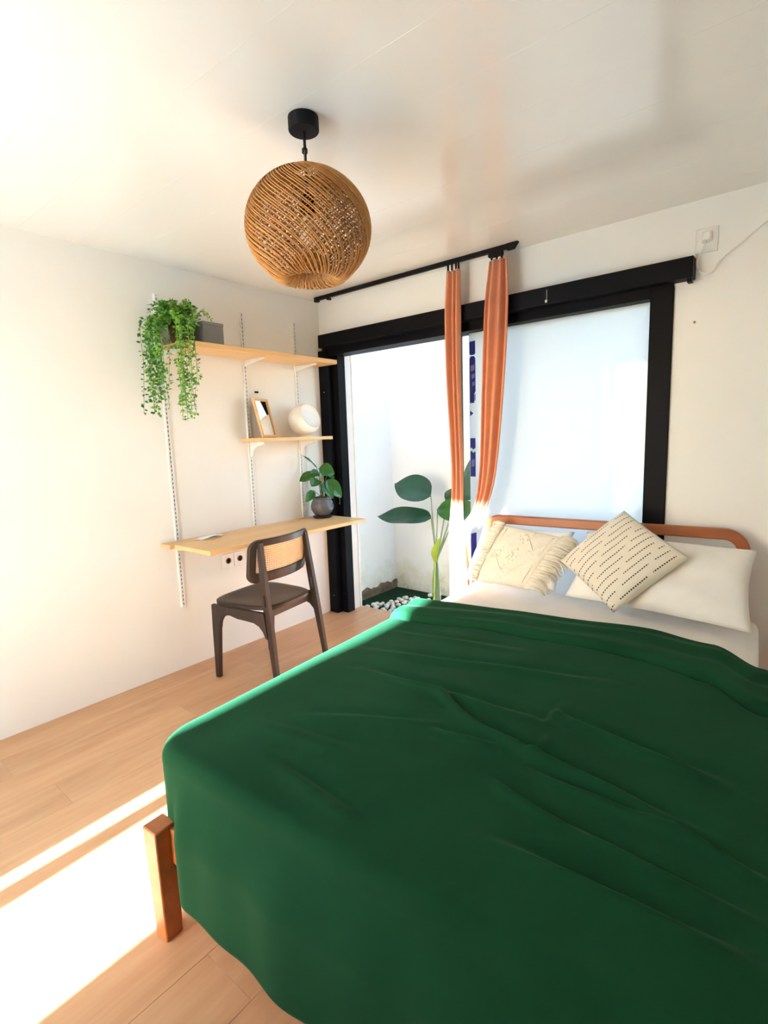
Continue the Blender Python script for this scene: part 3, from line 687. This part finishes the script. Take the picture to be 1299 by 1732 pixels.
MB().tube(path([(-.03,.040,.012),(-.080,.090,.003),(-.100,.102,-.03),(-.104,.104,-.30),(-.104,.106,-.582)], 20), .0026, 6).build('cord', 'white_plastic', gl, smooth=True)
# plant on the desk
dp = thing('potted_plant', 'leafy green plant in a round charcoal pot on the desk', 'plant', (.150, -.205, DZ+.0005)); dp.scale = (1.24, 1.24, 1.26)
MB().lathe([(.050,0),(.056,.004),(.058,.012),(.048,.013)], 28).build('saucer', 'saucer', dp, smooth=False)
pot = MB().lathe([(.040,.0135),(.052,.025),(.066,.05),(.068,.068),(.062,.090),(.054,.103),(.056,.110),(.062,.118),(.058,.1185),(.050,.108)], 32, cap1=False).build('pot', 'pot', dp, smooth=True)
MB().lathe([(.049,.104),(.02,.106),(.001,.106)], 20, cap0=False).build('soil', 'soil', pot)
LV = [((-.02,-.02,.255),(-.06,-.115,.225),.075,(.5,-.4,.8)), ((.0,-.03,.225),(.05,-.115,.20),.070,(.6,-.2,.75)), ((-.01,.0,.285),(.06,.055,.255),.090,(.7,-.5,.6)),
      ((.0,-.06,.16),(.03,-.150,.115),.050,(.7,-.2,.6)), ((.02,.025,.215),(.085,.085,.115),.085,(.75,-.45,.4)), ((.01,.01,.205),(.075,.02,.115),.066,(.85,-.4,.25)),
      ((-.02,.03,.265),(-.05,.085,.275),.060,(.4,-.3,.9)), ((-.015,-.015,.29),(-.04,-.085,.37),.022,(.8,.3,.5)), ((.0,.05,.24),(.0,.115,.235),.065,(.6,-.6,.6)), ((-.02,.01,.25),(-.03,-.05,.265),.06,(.6,-.3,.7))]
for (b0, tpv, wd, nn) in LV:
    MB().grid(leaf_grid(b0, tpv, wd, nn, droop=.12, fold=.22)).build('leaf', 'leaf', dp, smooth=True, recalc=False)
    MB().tube(path([(rnd.uniform(-.012,.012), rnd.uniform(-.012,.012), .10), (b0[0]*.4, b0[1]*.4, .10+(b0[2]-.10)*.55), b0], 8), .0019, 5).build('stem', 'stem', dp, smooth=True)
# folded paper on the desk
pa = thing('folded_paper', 'white folded paper lying on the near end of the desk', 'paper', (.105, -1.115, DZ+.0005), math.radians(8))
P = [[(lerp(-.035,.035,i/8), lerp(-.085,.085,j/12), .0015+.006*math.sin(PI*i/8)*(.6+.4*math.sin(j*.6))) for j in range(13)] for i in range(9)]
MB().grid(P).build('sheet', 'paper', pa, smooth=True, solid=.0012)
P = [[(lerp(-.02,.05,i/6), lerp(-.07,.06,j/10), .010+.006*math.sin(PI*j/10)*(i/6)) for j in range(11)] for i in range(7)]
MB().grid(P).build('sheet', 'paper', pa, smooth=True, solid=.0012)
# sockets under the desk
for (yc, lab) in ((-.930, 'white wall socket under the desk, the one nearer the camera'), (-.842, 'white wall socket under the desk, half hidden by the chair back')):
    so = thing('wall_socket', lab, 'socket', (0, yc, .598), group='sockets under the desk')
    pl_ = MB().box(.0005, .009, -.042, .042, -.048, .048).build('plate', 'white_plastic', so, bevel=.003)
    ring = [(.020,0),(.020,.003),(.017,.003),(.016,-.001)]
    rg = MB().lathe(ring, 24, cap1=True); rg.v = [(.009+p[2], p[0], p[1]) for p in rg.v]; sk = rg.build('socket_face', 'brass', pl_, smooth=False)
    for dy in (-.008, .008): MB().tube([(.0075, dy, 0), (.0098, dy, 0)], .0026, 8).build('pin_hole', 'hole', sk)
# socket, plug and cable high on the back wall
so = thing('wall_socket', 'white wall socket with a plug high above the door corner', 'socket', (2.468, 0, 2.172))
MB().box(-.043, .043, -.009, -.0005, -.052, .052).build('plate', 'white_plastic', so, bevel=.003)
MB().box(-.036, .036, -.011, -.009, -.045, .045).build('rocker_frame', 'white_plastic', so, bevel=.0015)
pg = thing('power_plug', 'white plug with a drooping white cable beside the door header', 'plug', (2.470, -.012, 2.18))
MB().add([(-.020,0,-.022),(.020,0,-.022),(.020,0,.024),(-.020,0,.024),(-.015,-.034,-.016),(.015,-.034,-.016),(.015,-.034,.018),(-.015,-.034,.018)], [(0,3,2,1),(4,5,6,7),(0,1,5,4),(1,2,6,5),(2,3,7,6),(3,0,4,7)]).build('plug_body', 'white_plastic', pg, bevel=.004)
MB().tube(path([(0,-.020,-.018),(-.012,-.020,-.050),(-.034,-.012,-.085),(-.030,-.010,-.130),(-.002,-.008,-.152),(.030,-.006,-.148),(.048,-.006,-.115),(.075,-.006,-.090),(.14,-.006,-.044),(.22,-.006,.016),(.36,-.006,.10)], 60), .0036, 6).build('cable', 'white_plastic', pg, smooth=True)
MB().tube([(.044,-.006,-.122),(.056,-.006,-.104)], .0065, 8).build('cable_clip', 'white_plastic', pg)
sc_ = MB().tube([(0,-.004,0),(0,0,0)], .005, 8).build('wall_screw', 'wire'); sc_.location = (2.435, -.0002, 1.827); tag(sc_, 'tiny dark screw in the white wall right of the door', 'screw')

# ------------------------------------------------------------------ chair
CHO = (.248, -1.010, 0); CHA = math.radians(9)
ch = thing('chair', 'dark brown wooden chair with a cane backrest, pulled up to the desk', 'chair', CHO, CHA)
# local: +x = towards the rear of the chair (into the room), y lateral, near side = -y
SW = .205
def plank_leg(pts, yc, th, slot=None, name='leg'):
    """pts: rows (z, x0, x1) bottom to top; optional slot row index left open"""
    mb = MB()
    for k in range(len(pts)-1):
        (za, a0, a1), (zb, b0, b1) = pts[k], pts[k+1]
        spans = [(0, 1)] if slot != k else [(0, .36), (.64, 1)]
        for (p, q_) in spans:
            xa0, xa1, xb0, xb1 = lerp(a0,a1,p), lerp(a0,a1,q_), lerp(b0,b1,p), lerp(b0,b1,q_)
            mb.add([(xa0,yc-th/2,za),(xa1,yc-th/2,za),(xa1,yc+th/2,za),(xa0,yc+th/2,za),(xb0,yc-th/2,zb),(xb1,yc-th/2,zb),(xb1,yc+th/2,zb),(xb0,yc+th/2,zb)],
                   [(0,3,2,1),(4,5,6,7),(0,1,5,4),(1,2,6,5),(2,3,7,6),(3,0,4,7)])
    o = mb.build(name, 'darkwood', ch)
    return o
def poly_part(poly, yc, th, name, slot=None):
    o = MB().prism(poly, (0, yc, 0), (1,0,0), (0,0,1), th).build(name, 'darkwood', ch, bevel=.004)
    return o
for s_ in (-1, 1):
    yc = s_*.222
    # front leg with a curved bracket into the rail
    pl_ = [(-.020, 0), (.012, 0), (.030, .20), (.040, .30)]
    for k in range(7): a = k/6*PI/2; pl_.append((lerp(.045, .125, 1-math.cos(a)), lerp(.31, .392, math.sin(a))))
    pl_ += [(.125, .440), (-.012, .440), (-.016, .30)]
    poly_part(pl_, yc, .026, 'leg')
    rail = [(.125, .392), (.19, .380), (.25, .378), (.31, .374), (.345, .360), (.370, .335), (.390, .295), (.398, .295), (.384, .425), (.380, .440), (.125, .440)]
    poly_part(rail, yc, .024, 'side_rail')
    yt = s_*.190
    rows_ = [(0,.436,.460),(.10,.423,.450),(.24,.402,.436),(.33,.388,.426),(.38,.380,.420),(.425,.374,.415),(.47,.368,.409),(.535,.360,.400),(.60,.354,.392),(.66,.350,.384),(.74,.345,.374),(.815,.342,.364)]
    mb = MB()
    for k in range(len(rows_)-1):
        (za, a0, a1), (zb, b0, b1) = rows_[k], rows_[k+1]
        spans = [(0, 1)] if k != 6 else [(0, .38), (.62, 1)]
        for (p, q_) in spans:
            th = .026; ya, yb = lerp(yc, yt, za/.815), lerp(yc, yt, zb/.815)
            xa0, xa1, xb0, xb1 = lerp(a0,a1,p), lerp(a0,a1,q_), lerp(b0,b1,p), lerp(b0,b1,q_)
            mb.add([(xa0,ya-th/2,za),(xa1,ya-th/2,za),(xa1,ya+th/2,za),(xa0,ya+th/2,za),(xb0,yb-th/2,zb),(xb1,yb-th/2,zb),(xb1,yb+th/2,zb),(xb0,yb+th/2,zb)],
                   [(0,3,2,1),(4,5,6,7),(0,1,5,4),(1,2,6,5),(2,3,7,6),(3,0,4,7)])
    mb.build('leg', 'darkwood', ch)
MB().box(.02, .045, -.205, .205, .392, .432).build('front_rail', 'darkwood', ch, bevel=.003)
MB().box(.345, .370, -.195, .195, .392, .432).build('rear_rail', 'darkwood', ch, bevel=.003)
# seat: rounded, slightly dished
NS = 56; ring = []
def seat_pt(a, k):
    c, s = math.cos(a), math.sin(a); e = .52
    x = math.copysign(abs(c)**e, c); y_ = math.copysign(abs(s)**e, s)
    hw = lerp(.240, .205, (x+1)/2); return (.182 + .225*x*k, hw*y_*k)
mb = MB(); lev = [(1.0,.000,0),(1.0,.016,1),(.97,.020,1),(.85,.018,1),(.55,.012,1),(.25,.008,1)]
for (k, z, _) in lev:
    for i in range(NS):
        p = seat_pt(2*PI*i/NS, k); mb.v.append((p[0], p[1], .4405+z))
for j in range(len(lev)-1):
    for i in range(NS): mb.f.append((j*NS+i, j*NS+(i+1) % NS, (j+1)*NS+(i+1) % NS, (j+1)*NS+i))
mb.f.append(tuple(range(NS))[::-1]); mb.f.append(tuple((len(lev)-1)*NS+i for i in range(NS)))
shade_auto(mb.build('seat', 'darkwood', ch), 50)
# backrest: curved frame with a cane panel
def bcurve(s, z, off): return (.362 - .95*s*s + .03*(z-.60)/.22 - .012 + off, s, z)
def rrect(hw, z0, z1, R_, n=10):
    pts = []
    for (cx, cz_, a0) in ((hw-R_, z1-R_, 0), (-hw+R_, z1-R_, PI/2), (-hw+R_, z0+R_, PI), (hw-R_, z0+R_, 1.5*PI)):
        for k in range(n+1): a = a0+k/n*PI/2; pts.append((cx+R_*math.cos(a), cz_+R_*math.sin(a)))
    # subdivide long straight runs so that the curve bends smoothly
    res = []
    for i, p in enumerate(pts):
        q_ = pts[(i+1) % len(pts)]; res.append(p); L = math.hypot(q_[0]-p[0], q_[1]-p[1])
        if L > .06:
            m = 8
            for k in range(1, m): res.append((lerp(p[0],q_[0],k/m), lerp(p[1],q_[1],k/m)))
    return res
ou = rrect(.245, .588, .832, .055); inn = rrect(.205, .645, .792, .012); n = len(ou)
mb = MB(); assert len(inn) == n
for off in (-.010, .010):
    mb.add([bcurve(p[0], p[1], off) for p in ou]+[bcurve(p[0], p[1], off) for p in inn], [(i, (i+1) % n, (i+1) % n+n, i+n) for i in range(n)])
for lp in (ou, inn):
    mb.add([bcurve(p[0], p[1], -.010) for p in lp]+[bcurve(p[0], p[1], .010) for p in lp], [(i, (i+1) % n, (i+1) % n+n, i+n) for i in range(n)])
bk = mb.build('backrest', 'darkwood', ch)
b = bmesh.new(); b.from_mesh(bk.data); bmesh.ops.remove_doubles(b, verts=b.verts, dist=.0003); bmesh.ops.recalc_face_normals(b, faces=b.faces); b.to_mesh(bk.data); b.free()
md = bk.modifiers.new('bevel', 'BEVEL'); md.width = .004; md.segments = 2; md.limit_method = 'ANGLE'; md.angle_limit = math.radians(50); shade_auto(bk, 40)
cm = MB(); S_, Z0_, Z1_ = .207, .643, .794
nc = 34; nrw = 12
for k in range(nc+1):
    s = lerp(-S_, S_, k/nc); cm.grid([[bcurve(s+d, lerp(Z0_, Z1_, j/6), .001) for d in (-.0024, .0024)] for j in range(7)])
for k in range(nrw+1):
    z = lerp(Z0_, Z1_, k/nrw); cm.grid([[bcurve(lerp(-S_, S_, j/14), z+d, -.001) for d in (-.0024, .0024)] for j in range(15)])
cm.build('cane_panel', 'cane', bk, recalc=False, solid=.0016)

# ------------------------------------------------------------------ rattan pendant
PX, PY = 1.580, -1.590; GZ = 2.020; GR = .200
pd_ = thing('pendant_lamp', 'woven rattan globe pendant hanging from a black ceiling rose', 'lamp', (PX, PY, GZ))
MB().lathe([(.0465,H-.042-GZ),(.048,H-.038-GZ),(.048,H-.001-GZ)], 40).build('ceiling_rose', 'blackmatte', pd_, smooth=False, bevel=.002)
MB().tube([(0,0,H-.04-GZ),(.001,0,.27),(0,.001,.22),(0,0,.10)], .0045, 8).build('cord', 'cord', pd_, smooth=True)
MB().tube([(0,0,.226),(0,0,.239)], .009, 8).build('cord_knot', 'cord', pd_)
MB().tube([(.052*math.cos(a)*.72, -.052*math.cos(a)*.72, .178+.050*math.sin(a)) for a in [PI*k/16 for k in range(17)]], .0012, 5).build('wire_loop', 'wire', pd_, smooth=True)
sk = MB().lathe([(.012,.105),(.022,.095),(.024,.045),(.020,.040)], 20).build('bulb_socket', 'blackmatte', pd_, smooth=False)
MB().lathe([(.014,.040),(.020,.028),(.032,.000),(.034,-.016),(.028,-.036),(.014,-.048),(.001,-.050)], 24).build('bulb', 'bulb', pd_, smooth=True)
def gprofile(k):
    pr_ = [(.042,.176),(.054,.171)]
    for q_ in range(1, 13): a = math.radians(lerp(21, 134, q_/12)); pr_.append((GR*math.sin(a), GR*math.cos(a)*.88))
    pr_ += [(.112,-.152),(.082,-.156),(.060,-.135),(.052,-.095)]
    return [(r_*k, z*k) for (r_, z) in pr_]
def strands(n_, k, tw, rad, wob, name, mat):
    mb = MB(); rn = random.Random(name)
    pf = path([(p[0], p[1], 0) for p in gprofile(k)], 30)
    for i in range(n_):
        a0 = 2*PI*i/n_ + rn.uniform(-wob, wob); twk = tw+rn.uniform(-.05, .05); pts = []
        for j, p in enumerate(pf):
            a = a0 + twk*smooth(j/29*.9+.05); pts.append((p[0]*math.cos(a), p[0]*math.sin(a), p[1]))
        mb.tube(pts, rad, 4, cap=False)
    return mb.build(name, mat, pd_, smooth=True, recalc=False)
strands(92, 1.0, 2.3, .0021, .012, 'outer_weave', 'rattan')
strands(84, .968, -2.3, .0021, .02, 'inner_weave', 'rattan_in')
MB().tube([(.048*math.cos(2*PI*k/28), .048*math.sin(2*PI*k/28), .175) for k in range(29)], .005, 6).build('top_rim', 'rattan', pd_, smooth=True)
MB().tube([(.053*math.cos(2*PI*k/28), .053*math.sin(2*PI*k/28), -.093) for k in range(29)], .004, 6).build('bottom_rim', 'rattan', pd_, smooth=True)

# ------------------------------------------------------------------ courtyard plant and pebbles
cp = thing('broadleaf_plant', 'tall broad leaved plant growing in the courtyard beyond the door', 'plant', (.60, .60, CG))
CO = Vector((.60, .60, CG))
big = [((.56,.60,.885),(.17,.62,.99),.26,(.05,-.75,.65),.10,'leafdark'), ((.585,.56,.715),(.06,.52,.70),.19,(.05,-.65,.75),.02,'leafdark'),
       ((.62,.60,.78),(1.00,.62,.78),.20,(-.1,-.85,.5),.06,'leaf'), ((.74,.70,.93),(1.04,.72,1.0),.24,(.0,-.9,.4),.04,'leafdark'),
       ((.78,.74,.92),(.93,.74,1.27),.09,(.3,-.9,.1),.0,'leafdark'), ((.66,.66,.84),(.74,.68,.94),.09,(.2,-.8,.5),.05,'leafdark')]
for (b0, t0, wd, nn, dr, mt_) in big:
    b0, t0 = Vector(b0)-CO, Vector(t0)-CO
    MB().grid(leaf_grid(b0, t0, wd, nn, droop=dr, fold=.18, n=14, m=5)).build('leaf', mt_, cp, smooth=True, recalc=False)
    g0 = Vector((rnd.uniform(-.03,.03), rnd.uniform(-.02,.02), 0))
    MB().tube(path([g0, (g0.x*.6-.005, g0.y*.5, .35), lerp(g0, b0, .8)+Vector((0,0,.03)), b0], 14), [.009-.0004*k for k in range(14)], 6).build('stalk', 'stem2', cp, smooth=True)
MB().tube(path([(.0,-.05,0),(.006,-.05,.22),(.018,-.05,.40),(.030,-.05,.46)], 10), .0075, 8).build('young_stalk', 'leafyoung', cp, smooth=True)
MB().grid(leaf_grid((.024,-.05,.40), (.085,-.06,.62), .09, (-.3,-.9,.1), droop=0, fold=.55, n=12)).build('leaf', 'leafyoung', cp, smooth=True, recalc=False)
rnd = random.Random(5); me = []
for k in range(4):
    mb = MB(); bmx = bmesh.new(); bmesh.ops.create_icosphere(bmx, subdivisions=2, radius=1)
    for vtx in bmx.verts: vtx.co = vtx.co*(1+.12*math.sin(vtx.co.x*3+k)+.10*math.sin(vtx.co.y*4+k*2))
    mm = bpy.data.meshes.new('pebble'); bmx.to_mesh(mm); bmx.free(); mm.materials.append(M['pebble']); mm.shade_smooth(); me.append(mm)
spots = []
while len(spots) < 120:
    x = rnd.uniform(.10, .95); y_ = rnd.uniform(.27, .74)
    if y_ > .42+.34*smooth((x-.08)/.22): continue
    if any((x-a)**2+(y_-b_)**2 < .040**2 for a, b_ in spots): 
        if rnd.random() < .999: 
            spots_try = getattr(random, '_t', 0)+1; random._t = spots_try
            if spots_try > 6000: break
            continue
    spots.append((x, y_))
spots.append((.36, .85))
for (x, y_) in spots:
    o = bpy.data.objects.new('pebble', rnd.choice(me)); col.objects.link(o); s = rnd.uniform(.017, .025)
    o.scale = (s*rnd.uniform(.9,1.2), s*rnd.uniform(.9,1.2), s*.75); o.location = (x, y_, CG+s*.70); o.rotation_euler = (0, 0, rnd.uniform(0, 6))
    lone = (x, y_) == (.36, .85)
    tag(o, 'lone white pebble lying apart at the foot of the courtyard wall' if lone else 'white pebble in the heap on the dark courtyard ground', 'pebble', 'white pebbles in the courtyard')
